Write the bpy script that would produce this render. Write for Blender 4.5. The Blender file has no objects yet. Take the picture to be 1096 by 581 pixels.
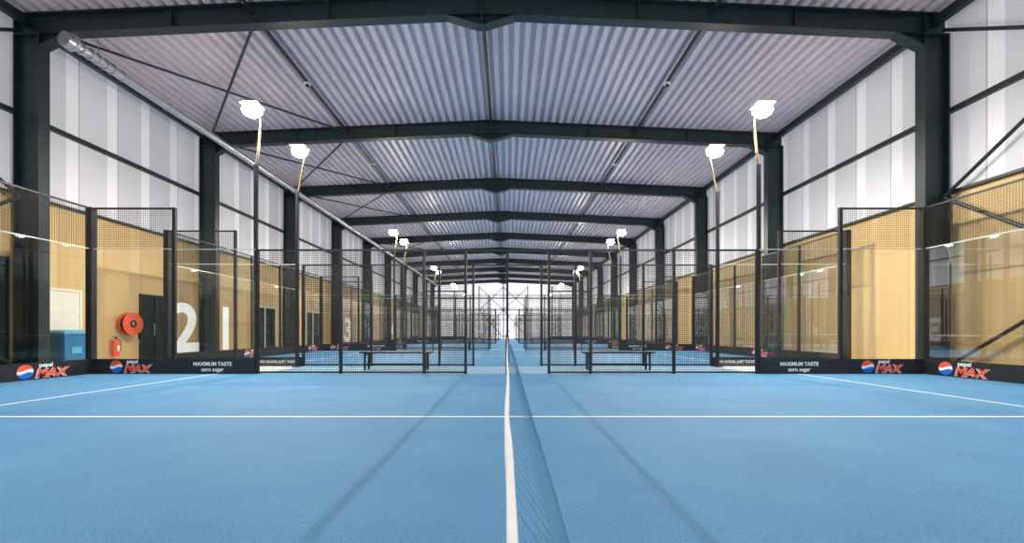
import bpy, math, random
from mathutils import Vector, Matrix
random.seed(4)
S = bpy.context.scene
try:
    S.view_settings.view_transform = 'Standard'
    S.view_settings.look = 'None'
except Exception as e:
    print(e)
COL = S.collection

# ---------------------------------------------------------------- materials
def mat(name, col, rough=0.5, metal=0.0, emis=None, estr=0.0, var=0.0, vscale=5.0, bump=0.0, bscale=50.0, spec=0.5):
    m = bpy.data.materials.new(name); m.use_nodes = True
    n = m.node_tree.nodes; l = m.node_tree.links
    b = n['Principled BSDF']
    b.inputs['Base Color'].default_value = (*col, 1)
    b.inputs['Roughness'].default_value = rough
    b.inputs['Metallic'].default_value = metal
    b.inputs['Specular IOR Level'].default_value = spec
    if emis:
        b.inputs['Emission Color'].default_value = (*emis, 1)
        b.inputs['Emission Strength'].default_value = estr
    tc = n.new('ShaderNodeTexCoord')
    if var > 0:
        t = n.new('ShaderNodeTexNoise'); t.inputs['Scale'].default_value = vscale
        t.inputs['Detail'].default_value = 4
        l.new(tc.outputs['Object'], t.inputs['Vector'])
        r = n.new('ShaderNodeValToRGB')
        r.color_ramp.elements[0].position = 0.3; r.color_ramp.elements[1].position = 0.7
        r.color_ramp.elements[0].color = (*[c*(1-var) for c in col], 1)
        r.color_ramp.elements[1].color = (*[min(1, c*(1+var)) for c in col], 1)
        l.new(t.outputs['Fac'], r.inputs['Fac']); l.new(r.outputs['Color'], b.inputs['Base Color'])
    if bump > 0:
        t2 = n.new('ShaderNodeTexNoise'); t2.inputs['Scale'].default_value = bscale
        l.new(tc.outputs['Object'], t2.inputs['Vector'])
        bp = n.new('ShaderNodeBump'); bp.inputs['Strength'].default_value = bump
        bp.inputs['Distance'].default_value = 0.01
        l.new(t2.outputs['Fac'], bp.inputs['Height']); l.new(bp.outputs['Normal'], b.inputs['Normal'])
    return m

M_STEEL = mat('painted_steel_dark_teal', (0.011, 0.027, 0.032), 0.45, var=0.15, vscale=3)
M_BLACK = mat('black_powder_coat', (0.012, 0.014, 0.017), 0.4, var=0.1)
M_WIRE = mat('black_wire', (0.016, 0.017, 0.02), 0.45)
M_WHITE = mat('white_line', (0.9, 0.9, 0.9), 0.7, var=0.03, vscale=30)
M_TAPE = mat('white_net_tape', (0.95, 0.95, 0.95), 0.7, var=0.02, vscale=60)
M_DECK = mat('roof_deck_white_steel', (0.72, 0.62, 0.69), 0.38, var=0.05, vscale=0.8)
M_CONC = mat('light_concrete', (0.80, 0.79, 0.77), 0.45, var=0.06, vscale=1.5)
M_GALV = mat('galvanised_steel', (0.62, 0.62, 0.64), 0.3, metal=0.85, var=0.15, vscale=12)
M_LENS = mat('lit_led_lens', (1, 1, 1), 0.4, emis=(1.0, 0.86, 0.62), estr=150)
M_ARM = mat('pale_lamp_arm', (0.22, 0.15, 0.08), 0.4)
M_BLUEBIN = mat('blue_bin_plastic', (0.03, 0.17, 0.36), 0.4, var=0.05)
M_BLUELID = mat('light_blue_lid', (0.10, 0.40, 0.6), 0.4, var=0.05)
M_RED = mat('red_enamel', (0.85, 0.12, 0.05), 0.35, var=0.05)
M_REDLOGO = mat('red_print', (0.9, 0.11, 0.05), 0.5)
M_BLUELOGO = mat('blue_print', (0.01, 0.14, 0.6), 0.5)
M_WPRINT = mat('white_print', (0.95, 0.95, 0.95), 0.5)
M_NUM = mat('white_numeral_added_glow', (0.95, 0.95, 0.95), 0.5, emis=(1, .98, .94), estr=0.45)  # plain white numerals, not lamps; emission added to lift their brightness
M_DARKGLASS = mat('dark_glazing', (0.02, 0.035, 0.035), 0.08)
M_DOORWHITE = mat('white_door_paint', (0.88, 0.84, 0.72), 0.4, var=0.03)
M_BOARD = mat('black_board', (0.014, 0.015, 0.018), 0.5, var=0.1)
M_NET = mat('net_cord', (0.07, 0.22, 0.36), 0.8)
M_NETD = mat('net_cord_black', (0.03, 0.04, 0.05), 0.8)
M_RUBBER = mat('rubber', (0.02, 0.02, 0.02), 0.6)

def turf(nm, ca, cb):
    m = bpy.data.materials.new(nm); m.use_nodes = True
    n = m.node_tree.nodes; l = m.node_tree.links; b = n['Principled BSDF']
    b.inputs['Roughness'].default_value = 0.6
    b.inputs['Specular IOR Level'].default_value = 0.35
    tc = n.new('ShaderNodeTexCoord')
    a = n.new('ShaderNodeTexNoise'); a.inputs['Scale'].default_value = 85; a.inputs['Detail'].default_value = 8
    a.inputs['Roughness'].default_value = 0.85
    c = n.new('ShaderNodeTexNoise'); c.inputs['Scale'].default_value = 1.1; c.inputs['Detail'].default_value = 4
    l.new(tc.outputs['Object'], a.inputs['Vector']); l.new(tc.outputs['Object'], c.inputs['Vector'])
    r = n.new('ShaderNodeValToRGB')
    r.color_ramp.elements[0].position = 0.38; r.color_ramp.elements[0].color = (*ca, 1)
    r.color_ramp.elements[1].position = 0.62; r.color_ramp.elements[1].color = (*cb, 1)
    r2 = n.new('ShaderNodeValToRGB')
    r2.color_ramp.elements[0].position = 0.3; r2.color_ramp.elements[0].color = (0.86, 0.90, 0.93, 1)
    r2.color_ramp.elements[1].position = 0.7; r2.color_ramp.elements[1].color = (1.08, 1.05, 1.03, 1)
    mx = n.new('ShaderNodeMix'); mx.data_type = 'RGBA'; mx.blend_type = 'MULTIPLY'; mx.inputs['Factor'].default_value = 1
    l.new(a.outputs['Fac'], r.inputs['Fac']); l.new(c.outputs['Fac'], r2.inputs['Fac'])
    l.new(r.outputs['Color'], mx.inputs['A']); l.new(r2.outputs['Color'], mx.inputs['B'])
    l.new(mx.outputs['Result'], b.inputs['Base Color'])
    bp = n.new('ShaderNodeBump'); bp.inputs['Strength'].default_value = 0.6; bp.inputs['Distance'].default_value = 0.01
    l.new(a.outputs['Fac'], bp.inputs['Height']); l.new(bp.outputs['Normal'], b.inputs['Normal'])
    return m
M_TURF = turf('blue_turf', (0.025, 0.19, 0.42), (0.165, 0.43, 0.70))
M_WALK = turf('pale_blue_turf', (0.16, 0.34, 0.52), (0.30, 0.52, 0.68))

def panel_wall(name, ca, cb, period, emis, estr, axis='Y', joint=0.55):
    """vertical panels: banded tone + thin joints; axis = direction along wall"""
    m = bpy.data.materials.new(name); m.use_nodes = True
    n = m.node_tree.nodes; l = m.node_tree.links; b = n['Principled BSDF']
    b.inputs['Roughness'].default_value = 0.6
    tc = n.new('ShaderNodeTexCoord'); sp = n.new('ShaderNodeSeparateXYZ')
    l.new(tc.outputs['Object'], sp.inputs[0])
    def mth(op, a, bb=None):
        k = n.new('ShaderNodeMath'); k.operation = op
        for i, v in enumerate((a, bb)):
            if v is None: continue
            if isinstance(v, (int, float)): k.inputs[i].default_value = v
            else: l.new(v, k.inputs[i])
        return k.outputs[0]
    u = mth('DIVIDE', sp.outputs[axis], period)
    fl = mth('FLOOR', u); fr = mth('FRACT', u)
    wn = n.new('ShaderNodeTexWhiteNoise'); wn.noise_dimensions = '1D'; l.new(fl, wn.inputs['W'])
    j = mth('LESS_THAN', fr, 0.03)
    band = mth('GREATER_THAN', fr, 0.72)
    f = mth('MULTIPLY', wn.outputs['Value'], 0.45)
    f = mth('ADD', f, mth('MULTIPLY', band, 0.55))
    mx = n.new('ShaderNodeMix'); mx.data_type = 'RGBA'
    l.new(f, mx.inputs['Factor']); mx.inputs['A'].default_value = (*ca, 1); mx.inputs['B'].default_value = (*cb, 1)
    mj = n.new('ShaderNodeMix'); mj.data_type = 'RGBA'
    l.new(mth('MULTIPLY', j, joint), mj.inputs['Factor']); l.new(mx.outputs['Result'], mj.inputs['A'])
    mj.inputs['B'].default_value = (*[c*0.55 for c in ca], 1)
    l.new(mj.outputs['Result'], b.inputs['Base Color'])
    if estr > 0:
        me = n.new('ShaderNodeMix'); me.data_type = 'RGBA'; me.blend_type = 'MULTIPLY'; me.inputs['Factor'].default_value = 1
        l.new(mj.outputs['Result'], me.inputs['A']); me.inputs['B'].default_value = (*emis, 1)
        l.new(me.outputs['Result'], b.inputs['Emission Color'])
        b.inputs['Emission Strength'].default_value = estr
    return m
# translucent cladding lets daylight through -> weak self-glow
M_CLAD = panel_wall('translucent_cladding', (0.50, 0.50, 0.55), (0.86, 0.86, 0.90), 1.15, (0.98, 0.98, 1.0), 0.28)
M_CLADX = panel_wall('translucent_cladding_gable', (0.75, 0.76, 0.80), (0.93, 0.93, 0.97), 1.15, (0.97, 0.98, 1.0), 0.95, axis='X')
M_PLY = panel_wall('plywood_lining', (0.66, 0.45, 0.20), (0.76, 0.55, 0.27), 1.22, (1, 1, 1), 0, joint=0.3)

def glassmat():
    m = bpy.data.materials.new('clear_glass'); m.use_nodes = True
    n = m.node_tree.nodes; l = m.node_tree.links
    n.remove(n['Principled BSDF']); out = n['Material Output']
    t = n.new('ShaderNodeBsdfTransparent'); t.inputs[0].default_value = (0.97, 0.985, 0.98, 1)
    g = n.new('ShaderNodeBsdfGlossy'); g.inputs['Roughness'].default_value = 0.01
    k = n.new('ShaderNodeMath'); k.operation = 'MULTIPLY'; k.inputs[1].default_value = 1.5; k.use_clamp = True
    ms = n.new('ShaderNodeMixShader')
    lw = n.new('ShaderNodeLayerWeight'); lw.inputs['Blend'].default_value = 0.32
    l.new(lw.outputs['Fresnel'], k.inputs[0])
    cl = n.new('ShaderNodeMath'); cl.operation = 'MINIMUM'; cl.inputs[1].default_value = 0.4
    l.new(k.outputs[0], cl.inputs[0])
    l.new(cl.outputs[0], ms.inputs[0]); l.new(t.outputs[0], ms.inputs[1]); l.new(g.outputs[0], ms.inputs[2])
    l.new(ms.outputs[0], out.inputs[0])
    return m
M_GLASS = glassmat()
M_GEDGE = mat('polished_glass_edge', (0.55, 0.70, 0.66), 0.15, var=0.05)

# ---------------------------------------------------------------- mesh builder
class MB:
    def __init__(s): s.v = []; s.f = []; s.m = []; s.mats = []
    def mi(s, m):
        if m not in s.mats: s.mats.append(m)
        return s.mats.index(m)
    def quads(s, vs, fs, m):
        o = len(s.v); s.v += [tuple(v) for v in vs]; k = s.mi(m)
        for f in fs: s.f.append([i+o for i in f]); s.m.append(k)
    def box(s, a, b, m):
        x0, y0, z0 = a; x1, y1, z1 = b
        s.quads([(x0,y0,z0),(x1,y0,z0),(x1,y1,z0),(x0,y1,z0),(x0,y0,z1),(x1,y0,z1),(x1,y1,z1),(x0,y1,z1)],
                [(0,3,2,1),(4,5,6,7),(0,1,5,4),(1,2,6,5),(2,3,7,6),(3,0,4,7)], m)
    def slab(s, x0, z0, x1, z1, t, y0, y1, m):  # vertical-thickness slab in xz, from z up to z+t
        s.quads([(x0,y0,z0),(x1,y0,z1),(x1,y1,z1),(x0,y1,z0),(x0,y0,z0+t),(x1,y0,z1+t),(x1,y1,z1+t),(x0,y1,z0+t)],
                [(0,3,2,1),(4,5,6,7),(0,1,5,4),(1,2,6,5),(2,3,7,6),(3,0,4,7)], m)
    def polyxz(s, pts, y0, y1, m):
        n = len(pts)
        vs = [(x, y0, z) for x, z in pts] + [(x, y1, z) for x, z in pts]
        fs = [tuple(range(n)), tuple(range(2*n-1, n-1, -1))] + [(i, i+n, (i+1) % n+n, (i+1) % n) for i in range(n)]
        s.quads(vs, fs, m)
    def rod(s, p, q, r, m, n=8, caps=True, r2=None):
        p = Vector(p); q = Vector(q); d = (q-p).normalized()
        u = d.orthogonal().normalized() if n != 4 else (d.cross(Vector((0,0,1))) if abs(d.z) < 0.9 else Vector((1,0,0))).normalized()
        w = d.cross(u); r2 = r if r2 is None else r2
        off = math.pi/4 if n == 4 else 0
        vs = []
        for c, rr in ((p, r), (q, r2)):
            for i in range(n):
                a = 2*math.pi*i/n+off; vs.append(c+u*math.cos(a)*rr+w*math.sin(a)*rr)
        fs = [(i, (i+1) % n, (i+1) % n+n, i+n) for i in range(n)]
        if caps: fs += [tuple(range(n-1, -1, -1)), tuple(range(n, 2*n))]
        s.quads(vs, fs, m)
    def obj(s, name, parent=None, smooth=False, bevel=0):
        me = bpy.data.meshes.new(name); me.from_pydata(s.v, [], s.f)
        for m in s.mats: me.materials.append(m)
        me.polygons.foreach_set('material_index', s.m)
        if smooth: me.polygons.foreach_set('use_smooth', [True]*len(s.f))
        me.update()
        o = bpy.data.objects.new(name, me); COL.objects.link(o)
        if smooth:
            try: me.set_sharp_from_angle(angle=math.radians(35))
            except Exception: pass
        if bevel:
            bv = o.modifiers.new('bevel', 'BEVEL'); bv.width = bevel; bv.segments = 2; bv.limit_method = 'ANGLE'
        if parent: o.parent = parent
        return o
def empty(name, loc=(0, 0, 0)):
    o = bpy.data.objects.new(name, None); o.location = loc; COL.objects.link(o); return o

def text_mesh(name, s, size, m, loc, rot, parent=None, bold=0.0, shear=0.0, sx=1.0, align='LEFT'):
    c = bpy.data.curves.new(name, 'FONT'); c.body = s; c.size = size; c.offset = bold; c.shear = shear
    c.extrude = 0.002; c.align_x = align
    t = bpy.data.objects.new(name+'_tmp', c); COL.objects.link(t)
    bpy.context.view_layer.update()
    dg = bpy.context.evaluated_depsgraph_get()
    me = bpy.data.meshes.new_from_object(t.evaluated_get(dg))
    bpy.data.objects.remove(t)
    me.materials.clear(); me.materials.append(m)
    o = bpy.data.objects.new(name, me); COL.objects.link(o)
    o.location = loc; o.rotation_euler = rot; o.scale = (sx, 1, 1)
    if parent: o.parent = parent
    return o

# ---------------------------------------------------------------- dimensions
XL, XR = -12.0, 10.75
XC = (XL+XR)/2
YB, YF = -8.2, 64.35
FR = [10.05+6*k for k in range(-3, 10)]
COURTS = [-0.12, 12.1, 24.35, 36.6, 48.85]
def zb(x):  # rafter underside
    return 8.2+0.52*(1-abs(x-XC)/(XR-XC))
RD = 0.52

# ---------------------------------------------------------------- shell
b = MB(); b.box((XL-0.2, YB-0.2, -0.2), (XR+0.2, YF+0.2, 0.0), M_CONC); b.obj('floor')
for nm, x0, x1 in (('left', XL-0.18, XL), ('right', XR, XR+0.18)):
    b = MB()
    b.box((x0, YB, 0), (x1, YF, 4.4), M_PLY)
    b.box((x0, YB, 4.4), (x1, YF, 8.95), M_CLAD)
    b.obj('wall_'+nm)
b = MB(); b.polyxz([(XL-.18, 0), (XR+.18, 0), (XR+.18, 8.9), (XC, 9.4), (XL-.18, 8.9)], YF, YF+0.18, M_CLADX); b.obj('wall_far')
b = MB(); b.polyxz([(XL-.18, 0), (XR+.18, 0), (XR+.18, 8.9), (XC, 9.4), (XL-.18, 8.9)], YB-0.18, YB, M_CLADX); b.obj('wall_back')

# trapezoidal roof deck, ribs along the hall
prof = []
p = 0.30; x = XL-0.1
def zr(x): return zb(x)+RD+0.005
while x < XR+0.1:
    for dx, dz in ((0, 0), (0.13, 0), (0.155, 0.15), (0.275, 0.15)):
        prof.append((x+dx, zr(x+dx)+dz))
    x += p
b = MB(); vs = []; fs = []
for (px, pz) in prof: vs += [(px, YB, pz), (px, YF+.1, pz)]
for i in range(len(prof)-1): fs.append((2*i, 2*i+1, 2*i+3, 2*i+2))
b.quads(vs, fs, M_DECK)
o = b.obj('ceiling')
sm = o.modifiers.new('thick', 'SOLIDIFY'); sm.thickness = 0.01; sm.offset = 1

# portal frames
def portal(y):
    b = MB(); w = 0.125; ft = 0.03
    for sx, xo, xi in ((-1, XL+0.06, XL+0.68), (1, XR-0.06, XR-0.66)):
        a, c = sorted((xo, xi)); top = zb(c if sx < 0 else a)
        b.box((a, y-w, 0), (a+ft, y+w, top+RD-.02), M_STEEL)
        b.box((c-ft, y-w, 0), (c, y+w, top), M_STEEL)
        b.box((a+ft, y-.01, 0), (c-ft, y+.01, top+.1), M_STEEL)
        b.box((a-.03, y-.2, 0), (c+.03, y+.2, .04), M_STEEL)
        b.box((a+ft, y-w+.01, top-.02), (c-ft, y+w-.01, top), M_STEEL)
        xe = c+0.62 if sx < 0 else a-0.62; xs = c if sx < 0 else a
        b.polyxz([(xs, top-.28), (xe, zb(xe)), (xs, zb(xs))], y-.012, y+.012, M_STEEL)
        b.slab(xs, top-.30, xe, zb(xe)-.02, .02, y-w, y+w, M_STEEL)
        for i in range(4):
            b.rod(((c-ft-.03) if sx < 0 else (a+ft+.03), y-.06, top-.2+i*.18), ((c-ft) if sx < 0 else (a+ft), y-.06, top-.2+i*.18), .02, M_STEEL, 6)
    for xa, xb_ in ((XL+0.06, XC), (XC, XR-0.06)):
        b.slab(xa, zb(xa), xb_, zb(xb_), ft, y-w, y+w, M_STEEL)
        b.slab(xa, zb(xa)+RD-ft, xb_, zb(xb_)+RD-ft, ft, y-w, y+w, M_STEEL)
        b.slab(xa, zb(xa)+ft, xb_, zb(xb_)+ft, RD-2*ft, y-.01, y+.01, M_STEEL)
        for xx in (xa+3.8, xa+7.6):
            b.slab(xx-.01, zb(xx)+ft, xx+.01, zb(xx)+ft, RD-2*ft, y-w+.01, y+w-.01, M_STEEL)
    za = zb(XC)
    b.polyxz([(XC-.8, zb(XC-.8)), (XC-.12, za-.24), (XC+.12, za-.24), (XC+.8, zb(XC+.8)), (XC, za+.02)], y-.012, y+.012, M_STEEL)
    b.slab(XC-.8, zb(XC-.8)-.02, XC-.12, za-.26, .02, y-w, y+w, M_STEEL)
    b.slab(XC+.12, za-.26, XC+.8, zb(XC+.8)-.02, .02, y-w, y+w, M_STEEL)
    b.box((XC-.12, y-w, za-.26), (XC+.12, y+w, za-.24), M_STEEL)
    b.box((XC-.025, y-w-.01, za-.24), (XC+.025, y+w+.01, za+RD-.03), M_STEEL)
    for i in range(4):
        for d in (-1, 1): b.rod((XC+d*.025, y-.07, za-.1+i*.14), (XC+d*.06, y-.07, za-.1+i*.14), .018, M_STEEL, 6)
    b.obj('steel_portal_frame')
for y in FR: portal(y)

# longitudinal struts, rails, eave beams
SX = (XC-5.6, XC, XC+5.6)
b = MB()
for xx in SX: b.rod((xx, FR[0], zb(xx)+.33), (xx, FR[-1], zb(xx)+.33), .055, M_STEEL, 8)
for xx in (XL+.35, XR-.35): b.box((xx-.07, FR[0], zb(xx)+.22), (xx+.07, FR[-1], zb(xx)+.44), M_STEEL)
b.obj('roof_struts')
for nm, x0, x1 in (('left', XL, XL+.1), ('right', XR-.1, XR)):
    b = MB()
    b.box((x0, YB, 6.29), (x1, YF, 6.41), M_STEEL)
    b.box((x0, YB, 4.36), (x1, YF, 4.42), M_STEEL)
    b.obj('trim_rail_'+nm)
# roof x-bracing (left half)
b = MB()
for k in (3, 4, 5, 7):
    ya, yb = FR[k], FR[k+1]; x0, x1 = XL+.45, SX[0]
    b.rod((x0, ya+.1, zb(x0)+.3), (x1, yb-.1, zb(x1)+.3), .035, M_STEEL, 8)
    b.rod((x1, ya+.1, zb(x1)+.24), (x0, yb-.1, zb(x0)+.24), .035, M_STEEL, 8)
b.obj('roof_cross_bracing')
for nm, xx in (('left', XL+.2), ('right', XR-.2)):
    b = MB(); ya, yb = FR[2]+.13, FR[3]-.13
    for z0, z1 in ((.15, 4.25), (4.3, 8.3)):
        b.rod((xx, ya, z0), (xx, yb, z1), .04, M_STEEL, 8)
        b.rod((xx+.02, ya, z1), (xx+.02, yb, z0), .04, M_STEEL, 8)
    b.obj('wall_cross_bracing')

# gable steelwork at the far wall
b = MB()
y = YF-.13
for xx in (-8.2, -4.4, XC+.02, 3.2, 7.0): b.box((xx-.07, y-.07, 0), (xx+.07, y+.1, zb(xx)-.3), M_STEEL)
for z in (2.9, 4.4, 6.35): b.box((XL+.1, y-.05, z-.05), (XR-.1, y+.05, z+.05), M_STEEL)
for xa, xb_ in ((-4.4, XC), (XC, 3.2)):
    b.rod((xa, y-.12, 0.1), (xb_, y-.12, 4.4), .05, M_STEEL); b.rod((xa, y-.12, 4.4), (xb_, y-.12, .1), .05, M_STEEL)
    b.rod((xa, y-.12, 4.4), (xb_, y-.12, 8.0), .05, M_STEEL); b.rod((xa, y-.12, 8.0), (xb_, y-.12, 4.4), .05, M_STEEL)
b.obj('gable_steelwork')

# ---------------------------------------------------------------- courts
WR = 0.0034
def mesh_xz(b, x0, x1, z0, z1, y, sp=0.05, r=WR):
    n = max(1, round((x1-x0)/sp))
    for i in range(1, n): 
        xx = x0+(x1-x0)*i/n; b.rod((xx, y, z0), (xx, y, z1), r, M_WIRE, 4, False)
    n = max(1, round((z1-z0)/sp))
    for i in range(1, n):
        zz = z0+(z1-z0)*i/n; b.rod((x0, y, zz), (x1, y, zz), r, M_WIRE, 4, False)
def mesh_yz(b, y0, y1, z0, z1, x, sp=0.05, r=WR):
    n = max(1, round((y1-y0)/sp))
    for i in range(1, n):
        yy = y0+(y1-y0)*i/n; b.rod((x, yy, z0), (x, yy, z1), r, M_WIRE, 4, False)
    n = max(1, round((z1-z0)/sp))
    for i in range(1, n):
        zz = z0+(z1-z0)*i/n; b.rod((x, y0, zz), (x, y1, zz), r, M_WIRE, 4, False)

for ci, y0 in enumerate(COURTS):
    y1 = y0+10; ym = y0+5
    b = MB(); b.box((-10, y0, 0), (10, y1, .012), M_TURF)
    srf = b.obj('court_turf')
    if ci < 4:
        b = MB(); b.box((-6, y1+.05, 0), (6, COURTS[ci+1]-.05, .008), M_WALK); b.obj('walkway_turf')
    b = MB(); zt = .0155
    for xx in (-6.95, 6.95): b.box((xx-.025, y0+.05, .010), (xx+.025, y1-.05, zt), M_WHITE)
    b.box((-7.15, ym-.025, .010), (7.15, ym+.025, zt+.0005), M_WHITE)
    b.obj('court_lines', srf)
    E = empty('padel_court_enclosure')
    fr = MB(); wr = MB(); gl = MB()
    for yy in (y0, y1):
        for s in (-1, 1):
            fr.box((s*10-.07, yy-.07, 0.012), (s*10+.07, yy+.07, 4.0), M_BLACK)
            fr.box((s*8-.035, yy-.035, 0.012), (s*8+.035, yy+.035, 4.0), M_BLACK)
            for q in (6, 4, 2, 1):
                fr.box((s*q-.03, yy-.03, 0.012), (s*q+.03, yy+.03, 3.0), M_BLACK)
            a, c = sorted((s*10, s*8))
            fr.box((a, yy-.02, 3.96), (c, yy+.02, 4.0), M_BLACK)
            fr.box((a, yy-.012, 3.0), (c, yy+.012, 3.02), M_GEDGE)
            mesh_xz(wr, a, c, 3.03, 3.96, yy)
            for (u, v) in ((10, 8), (8, 6)):
                a, c = sorted((s*u, s*v))
                gl.quads([(a+.05, yy, .03), (c-.05, yy, .03), (c-.05, yy, 2.99), (a+.05, yy, 2.99)], [(0, 1, 2, 3)], M_GLASS)
            gl.box((s*7-.95, yy-.008, 2.99), (s*7+.95, yy+.008, 3.01), M_GEDGE)
            for (u, v) in ((6, 4), (4, 2), (2, 1)):
                a, c = sorted((s*u, s*v)); mesh_xz(wr, a, c, .06, 2.96, yy)
                fr.box((a, yy-.02, .03), (c, yy+.02, .07), M_BLACK)
                fr.box((a, yy-.015, 1.98), (c, yy+.015, 2.01), M_BLACK) if v == 1 else None
            a, c = sorted((s*6, 0)); fr.box((a, yy-.02, 2.96), (c, yy+.02, 3.0), M_BLACK)
        fr.box((-.03, yy-.03, 0.012), (.03, yy+.03, 3.0), M_BLACK)
    for s in (-1, 1):
        for k in range(1, 5):
            yy = y0+2*k
            fr.box((s*10-.035, yy-.035, 0.012), (s*10+.035, yy+.035, 4.0), M_BLACK)
        fr.box((s*10-.02, y0, 3.96), (s*10+.02, y1, 4.0), M_BLACK)
        fr.box((s*10-.012, y0, 3.0), (s*10+.012, y1, 3.02), M_GEDGE)
        mesh_yz(wr, y0, y1, 3.03, 3.96, s*10)
        for k in range(5):
            ya = y0+2*k+.05; yb = ya+1.9
            gl.quads([(s*10, ya, .03), (s*10, yb, .03), (s*10, yb, 2.99), (s*10, ya, 2.99)], [(0, 1, 2, 3)], M_GLASS)
    fr.obj('posts_and_rails', E); wr.obj('wire_mesh', E); gl.obj('glass_panels', E)

# ---------------------------------------------------------------- nets
def lerp(pts, t):
    for (a, va), (c, vc) in zip(pts, pts[1:]):
        if t <= c:
            k = (t-a)/(c-a); k = k*k*(3-2*k); return va+(vc-va)*k
    return pts[-1][1]
WOB = [(-.2, .004), (.25, .0035), (.45, .003), (.72, -.001), (1.2, .002), (2.5, -.001), (5, .002), (10, 0)]
for ci, y0 in enumerate(COURTS):
    ya, yb = y0+.09, y0+9.88
    if ci == 0: ya = y0+.04
    E = empty('padel_net')
    top = lambda y: 0.875+0.025*((y-(y0+5))/5)**2 if ci else 0.88+(0.02*((y-5)/5)**2 if y > 5 else 0)
    wx = (lambda y: lerp(WOB, y)) if ci == 0 else (lambda y: 0.0)
    b = MB(); N = 160
    vs = []; fs = []
    for i in range(N+1):
        t = i/N; t = t*t if ci == 0 else t
        y = ya+(yb-ya)*t; x = wx(y); z = top(y); h = .0040
        vs += [(x-h, y, z-.05), (x-h, y, z-.002), (x-h*.7, y, z), (x+h*.7, y, z), (x+h, y, z-.002), (x+h, y, z-.05)]
    for i in range(N):
        for k in range(6):
            fs.append((i*6+k, (i+1)*6+k, (i+1)*6+(k+1) % 6, i*6+(k+1) % 6))
    b.quads(vs, fs, M_TAPE); b.obj('top_band', E, smooth=True)
    NM = M_NET if ci == 0 else M_NETD
    b = MB(); nv = int((yb-ya)/.045) if ci < 2 else int((yb-ya)/.09)
    def nx(y, z):
        k = max(0, (0.83-z)/0.83); return wx(y)+0.19*math.sin((k**.8)*math.pi*.62)*(1 if ci == 0 else 0)
    zs = [top(5)-.05-.8*j/18 for j in range(0, 19)]
    r = .00042 if ci == 0 else .0008
    for i in range(nv+1):
        y = ya+(yb-ya)*i/nv
        for j in range(0, 18, 2):
            b.rod((nx(y, zs[j]), y, zs[j]), (nx(y, zs[j+2]), y, zs[j+2]), r, NM, 4, False)
    for j in range(1, 19, 1 if ci < 2 else 2):
        ny = 24
        for i in range(ny):
            a = ya+(yb-ya)*i/ny; c = ya+(yb-ya)*(i+1)/ny
            b.rod((nx(a, zs[j]), a, zs[j]), (nx(c, zs[j]), c, zs[j]), r, NM, 4, False)
    b.obj('net_mesh', E)
    b = MB()
    for y in (ya-.0, yb-.06):
        b.box((-.04, y-.04+.0, 0.012), (.04, y+.04, .86 if ci == 0 and y < 1 else .92), M_BLACK)
    b.obj('net_posts', E)

# ---------------------------------------------------------------- floodlights
def flood(x, y, d):
    """d: +1 court lies in +y"""
    E = empty('floodlight_pole', (x, y, 0)); s = 1 if x > 0 else -1
    b = MB()
    b.box((-.11, -.09, 0), (.11, .09, .03), M_BLACK)
    b.box((-.038, -.038, .03), (.038, .038, 5.1), M_BLACK)
    b.obj('pole', E, bevel=.006)
    b = MB()
    b.rod((0, 0, 4.98), (-s*.17, d*.08, 6.02), .026, M_ARM, 8)
    b.rod((-s*.17, d*.08, 6.0), (-s*.20, d*.15, 6.46), .024, M_ARM, 8)
    b.rod((-s*.20, d*.15, 6.45), (s*.1, d*.15, 6.47), .02, M_ARM, 8)
    b.obj('raised_arm', E, smooth=True)
    b = MB(); c = Vector((0, d*.15, 6.36))
    b.box((-.22, c.y-.2, 6.44), (.22, c.y+.2, 6.47), M_GALV)
    for i in range(7): b.box((-.195+i*.065-.005, c.y-.16, 6.47), (-.195+i*.065+.005, c.y+.16, 6.50), M_GALV)
    b.obj('luminaire_housing', E, bevel=.01)
    b = MB(); n = 28; rings = [(.13, 6.44), (.168, 6.40), (.19, 6.34), (.185, 6.28), (.15, 6.225), (.10, 6.19), (.04, 6.175)]
    vs = []; fs = []
    for rx, z in rings:
        for i in range(n):
            a = 2*math.pi*i/n; vs.append((rx*math.cos(a)*1.2, c.y+rx*math.sin(a), z))
    for k in range(len(rings)-1):
        for i in range(n): fs.append((k*n+i, k*n+(i+1) % n, (k+1)*n+(i+1) % n, (k+1)*n+i))
    fs.append(tuple(range((len(rings)-1)*n, len(rings)*n)))
    b.quads(vs, fs, M_LENS); b.obj('led_lens', E, smooth=True)
    L = bpy.data.lights.new('floodlight_beam', 'AREA'); L.shape = 'RECTANGLE'; L.size = .3; L.size_y = .24
    L.energy = 310; L.color = (1.0, .95, .87)
    lo = bpy.data.objects.new('floodlight_beam', L); COL.objects.link(lo)
    lo.location = (0, c.y, 6.14); lo.rotation_euler = (math.radians(5*d), 0, 0); lo.parent = E
for y0 in COURTS:
    for x in (-6.12, 6.12):
        flood(x, y0-.13, 1); flood(x, y0+10.13, -1)

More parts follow.
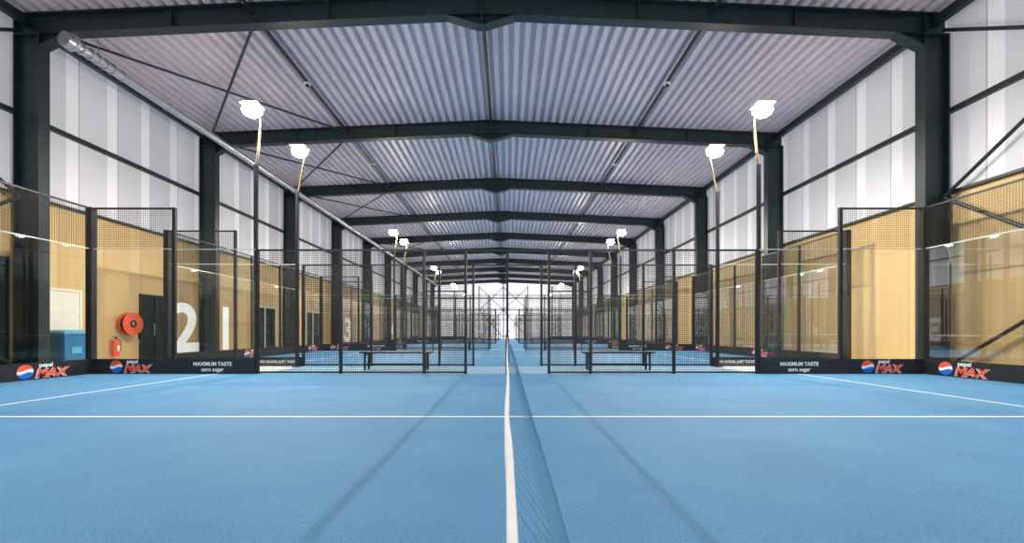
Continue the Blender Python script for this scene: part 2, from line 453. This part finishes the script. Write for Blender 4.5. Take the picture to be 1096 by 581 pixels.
# ---------------------------------------------------------------- advertising boards
def emblem(name, R, parent, loc, rot):
    b = MB()
    n = 24
    up = lambda u: .22+.16*math.sin(u*2.6); dn = lambda u: -.22+.16*math.sin(u*2.6+.3)
    for lo_, hi_, m in ((lambda u: -9, dn, M_BLUELOGO), (dn, up, M_WPRINT), (up, lambda u: 9, M_REDLOGO)):
        vs = []; fs = []
        for i in range(n+1):
            u = -1+2*i/n; c = math.sqrt(max(0, 1-u*u))
            a = max(-c, min(c, lo_(u))); d = max(-c, min(c, hi_(u)))
            vs += [(u*R, a*R, 0), (u*R, d*R, 0)]
        for i in range(n): fs.append((2*i, 2*i+2, 2*i+3, 2*i+1))
        b.quads(vs, fs, m)
    o = b.obj(name, parent); o.location = loc; o.rotation_euler = rot
H = math.pi/2
def logo(E, loc, dirv, rot, sc=1.0):
    """loc: left start at board mid-height; dirv: reading direction"""
    P = lambda a, z: (loc[0]+dirv[0]*a*sc, loc[1]+dirv[1]*a*sc, loc[2]+z*sc)
    emblem('round_emblem', .15*sc, E, P(.15, 0), rot)
    text_mesh('small_word', 'pepsi', .13*sc, M_WPRINT, P(.40, .08), rot, E, bold=.003)
    text_mesh('large_word', 'MAX', .25*sc, M_REDLOGO, P(.34, -.13), rot, E, bold=.010, shear=.25, sx=1.1)
    text_mesh('word_outline', 'MAX', .25*sc, M_WPRINT, tuple(Vector(P(.333, -.137))+Vector((abs(dirv[1])*(-.004)*(1 if loc[0] < 0 else -1), abs(dirv[0])*.004, 0))), rot, E, bold=.016, shear=.25, sx=1.1)
def slogan(E, loc, rot, sc=1.0):
    text_mesh('slogan_line', 'MAXIMUM TASTE', .125*sc, M_WPRINT, (loc[0], loc[1], loc[2]+.03), rot, E, bold=.003, sx=.95, align='CENTER')
    text_mesh('slogan_line', 'zero sugar', .125*sc, M_WPRINT, (loc[0], loc[1], loc[2]-.1), rot, E, bold=.003, sx=1.0, align='CENTER')
BH = .37
for ci, y0 in enumerate(COURTS):
    for s in (-1, 1):
        a, c = sorted((s*9.92, s*6.04))
        for yy, k in ((y0, 1), (y0+10, -1)):
            E = empty('advertising_board')
            b = MB()
            f = yy+k*.045
            b.box((a, min(yy+k*.02, f), .012), (c, max(yy+k*.02, f), BH if k < 0 else .27), M_BOARD); b.obj('panel', E)
            if ci < 3 and k == -1:
                if s < 0: logo(E, (-9.5, f-.006, .19), (1, 0), (H, 0, 0)); slogan(E, (-7.05, f-.006, .18), (H, 0, 0))
                else: logo(E, (8.47, f-.006, .19), (1, 0), (H, 0, 0)); slogan(E, (6.98, f-.006, .18), (H, 0, 0))
            if 0 < ci < 3 and k == 1:
                text_mesh('slogan_line', 'NO SUGAR, JUST TASTE', .1, M_WPRINT, (s*6.75, yy+.014, .11), (H, 0, 0), E, bold=.003, align='CENTER')
        E = empty('advertising_board')
        b = MB(); xi = s*9.95
        b.box((min(xi, s*9.975), y0+.1, .012), (max(xi, s*9.975), y0+9.9, BH), M_BOARD); b.obj('panel', E)
        if ci < 2:
            for q in (0.0, 5.0):
                if s < 0: logo(E, (xi+.006, y0+8.45-q, .19), (0, 1), (H, 0, H))
                else: logo(E, (xi-.006, y0+9.6-q, .19), (0, -1), (H, 0, -H))

# ---------------------------------------------------------------- air duct
E = empty('ventilation_duct')
b = MB(); dx, dz = -10.5, 7.98
b.rod((dx, 11.2, dz), (dx, 63.9, dz), .12, M_GALV, 20)
y = 11.2
while y < 63:
    b.rod((dx, y-.03, dz), (dx, y+.03, dz), .14, M_GALV, 20); y += 1.5
b.obj('spiral_duct', E, smooth=True)
b = MB()
pts = [(dx-.02, 9.75), (dx, 9.9), (dx+.01, 10.1), (dx+.02, 10.3), (dx+.01, 10.5), (dx, 10.7), (dx, 10.9), (dx, 11.2)]
for i in range(len(pts)-1):
    (xa, ya), (xb_, yb) = pts[i], pts[i+1]; r = .18 if i == 0 else .12
    b.rod((xa, ya, dz), (xb_, yb, dz), r, M_GALV, 20)
    b.rod((xb_, yb-.02, dz), (xb_, yb+.02, dz), r+.03, M_GALV, 20)
b.obj('flexible_end', E, smooth=True)
b = MB()
for y in FR[3:]:
    for k in (0.3, 3.0):
        if y+k < 64: b.rod((dx, y+k+.2, dz+.11), (dx, y+k+.2, zr(dx)), .008, M_GALV, 6)
b.obj('hanger_rods', E)

# ---------------------------------------------------------------- left wall fittings
def wall_box(y0, y1, z0, z1, m, fm, x=XL+.004, fw=.06, mull=()):
    b = MB()
    b.box((x, y0, z0), (x+.02, y1, z1), m)
    b.box((x, y0-fw, z0), (x+.05, y0, z1+fw), fm); b.box((x, y1, z0), (x+.05, y1+fw, z1+fw), fm)
    b.box((x, y0, z1), (x+.05, y1, z1+fw), fm)
    for q in mull: b.box((x, q-.03, z0), (x+.045, q+.03, z1), fm)
    return b
b = wall_box(5.0, 9.8, 0.0, 2.75, M_DARKGLASS, M_STEEL, mull=(6.25, 7.5, 8.75)); b.box((XL+.004, 5, 1.0), (XL+.045, 9.8, 1.06), M_STEEL); b.obj('window_1')
b = wall_box(10.75, 11.5, 0, 2.12, M_DOORWHITE, M_DOORWHITE); b.rod((XL+.02, 10.86, 1.05), (XL+.08, 10.86, 1.05), .012, M_GALV); b.rod((XL+.08, 10.86, 1.05), (XL+.08, 10.98, 1.05), .012, M_GALV); b.obj('door_1')
b = wall_box(13.45, 14.55, 0, 2.2, M_DARKGLASS, M_BLACK, mull=(14.0,)); b.rod((XL+.07, 13.9, .9), (XL+.07, 13.9, 1.3), .015, M_GALV); b.obj('door_2')
b = wall_box(19.4, 21.2, 0, 2.2, M_DARKGLASS, M_DOORWHITE, mull=(20.3,)); b.rod((XL+.07, 20.2, .9), (XL+.07, 20.2, 1.3), .015, M_GALV); b.obj('door_3')
b = wall_box(24.5, 26.2, 0, 2.2, M_DARKGLASS, M_DOORWHITE, mull=(25.3,)); b.rod((XL+.07, 25.2, .9), (XL+.07, 25.2, 1.3), .015, M_GALV); b.obj('door_4')
# big wall numerals
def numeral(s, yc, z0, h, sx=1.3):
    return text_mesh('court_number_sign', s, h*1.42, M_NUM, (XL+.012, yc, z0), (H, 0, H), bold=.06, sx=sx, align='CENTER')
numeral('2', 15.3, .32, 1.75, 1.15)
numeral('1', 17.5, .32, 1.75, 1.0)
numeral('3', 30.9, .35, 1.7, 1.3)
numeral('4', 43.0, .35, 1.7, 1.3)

# hose reel
E = empty('fire_hose_reel', (XL+.012, 12.9, 1.27))
b = MB()
b.box((0, -.1, -.14), (.05, .1, .14), M_RED); b.rod((.05, 0, 0), (.3, 0, 0), .04, M_BLACK, 12)
for xx in (.08, .24): 
    n = 28
    b.rod((xx, 0, 0), (xx+.015, 0, 0), .35, M_RED, n)
b.rod((.256, 0, 0), (.27, 0, 0), .11, M_BLACK, 20); b.rod((.27, 0, 0), (.29, 0, 0), .05, M_WPRINT, 16)
b.obj('reel_drum', E)
b = MB()
for k in range(6):
    for j in range(28):
        a = 2*math.pi*j/28; c = 2*math.pi*(j+1)/28; r = .27
        xx = .11+k*.023
        b.rod((xx, r*math.cos(a), r*math.sin(a)), (xx, r*math.cos(c), r*math.sin(c)), .014, M_RUBBER, 6, False)
b.rod((.16, .27, 0), (.16, .29, -.5), .014, M_RUBBER, 8); b.rod((.16, .29, -.5), (.16, .29, -.62), .02, M_GALV, 8)
b.obj('hose', E)
# extinguisher on bracket
E = empty('fire_extinguisher', (XL+.14, 12.45, .28))
b = MB(); n = 20; rings = [(0.0, .075), (.02, .09), (.42, .09), (.47, .07), (.5, .03), (.53, .028)]
vs = []; fs = []
for z, r in rings:
    for i in range(n): a = 2*math.pi*i/n; vs.append((r*math.cos(a), r*math.sin(a), z))
for k in range(len(rings)-1):
    for i in range(n): fs.append((k*n+i, k*n+(i+1) % n, (k+1)*n+(i+1) % n, (k+1)*n+i))
fs.append(tuple(range(n-1, -1, -1))); b.quads(vs, fs, M_RED)
b.box((.0885, -.04, .16), (.092, .04, .32), M_WPRINT)
b.obj('cylinder_body', E, smooth=True)
b = MB(); b.box((-.02, -.02, .53), (.02, .02, .57), M_BLACK); b.box((-.01, -.1, .57), (.01, .05, .585), M_BLACK); b.box((-.01, -.1, .60), (.01, .03, .612), M_BLACK)
b.rod((0, .03, .55), (.03, .13, .45), .01, M_RUBBER); b.rod((.03, .13, .45), (.03, .12, .15), .012, M_RUBBER)
b.box((-.13, -.05, .1), (-.08, .05, .45), M_GALV); b.obj('valve_and_hose', E)

# wheelie bin
E = empty('wheelie_bin', (XL+.40, 10.85, 0))
b = MB()
def frust(b, z0, a0, c0, z1, a1, c1, m):
    b.quads([(-a0,-c0,z0),(a0,-c0,z0),(a0,c0,z0),(-a0,c0,z0),(-a1,-c1,z1),(a1,-c1,z1),(a1,c1,z1),(-a1,c1,z1)],
            [(0,3,2,1),(4,5,6,7),(0,1,5,4),(1,2,6,5),(2,3,7,6),(3,0,4,7)], m)
frust(b, .07, .19, .24, .92, .25, .31, M_BLUEBIN); frust(b, .92, .27, .33, .97, .27, .33, M_BLUEBIN); b.obj('bin_body', E, bevel=.015)
b = MB(); frust(b, .972, .275, .335, 1.03, .26, .32, M_BLUELID); frust(b, 1.03, .22, .28, 1.07, .17, .22, M_BLUELID); b.obj('bin_lid', E, bevel=.012)
b = MB(); b.box((.20, -.12, .45), (.245, .12, .62), M_BLUELID); b.obj('bin_label', E)
b = MB()
for yy in (-.2, .2): b.rod((-.2, yy-.03, .1), (-.2, yy+.03, .1), .1, M_RUBBER, 20)
b.rod((-.2, -.2, .1), (-.2, .2, .1), .012, M_GALV); b.box((.1, -.15, 0), (.16, .15, .08), M_BLUEBIN)
b.rod((-.25, -.2, .98), (-.25, .2, .98), .015, M_BLUEBIN); b.obj('wheels_and_handle', E)

# benches between courts
def bench(x, y):
    E = empty('bench', (x, y, 0)); b = MB()
    for k in range(3): b.box((-.95, -.18+k*.125, .45), (.95, -.18+k*.125+.1, .49), M_BLACK)
    b.obj('seat_slats', E)
    b = MB()
    for xx in (-.8, .8):
        b.box((xx-.025, -.18, .008), (xx+.025, -.14, .45), M_BLACK); b.box((xx-.025, .13, .008), (xx+.025, .17, .45), M_BLACK)
        b.box((xx-.025, -.18, .41), (xx+.025, .17, .45), M_BLACK)
    b.box((-.8, -.02, .15), (.8, .02, .18), M_BLACK)
    b.obj('bench_frame', E)
for i in range(len(COURTS)-1):
    g = COURTS[i]+10+1.1
    bench(-2.95, g); bench(2.95, g)

# ceiling sensors on struts
for xx, y in ((SX[0], 12.8), (SX[2], 12.8), (SX[0], 19.0), (SX[2], 19.0)):
    b = MB(); z = zb(xx)+.275
    b.rod((xx, y, z-.03), (xx, y, z+.01), .10, M_WPRINT, 16); b.rod((xx, y, z-.07), (xx, y, z-.03), .06, M_DARKGLASS, 16)
    b.obj('ceiling_sensor')

# ---------------------------------------------------------------- world & camera
w = bpy.data.worlds.new('world'); S.world = w; w.use_nodes = True
w.node_tree.nodes['Background'].inputs[0].default_value = (.8, .88, 1, 1)
w.node_tree.nodes['Background'].inputs[1].default_value = 1.0
cd = bpy.data.cameras.new('camera'); cam = bpy.data.objects.new('camera', cd); COL.objects.link(cam)
cam.location = (0, 0, 1.02); cam.rotation_euler = (math.radians(90), 0, 0)
cd.sensor_width = 36; cd.sensor_fit = 'HORIZONTAL'; cd.lens = 36*440/1096
cd.shift_x = 5/1096; cd.shift_y = 64.5/1096; cd.clip_start = .03; cd.clip_end = 300
S.camera = cam
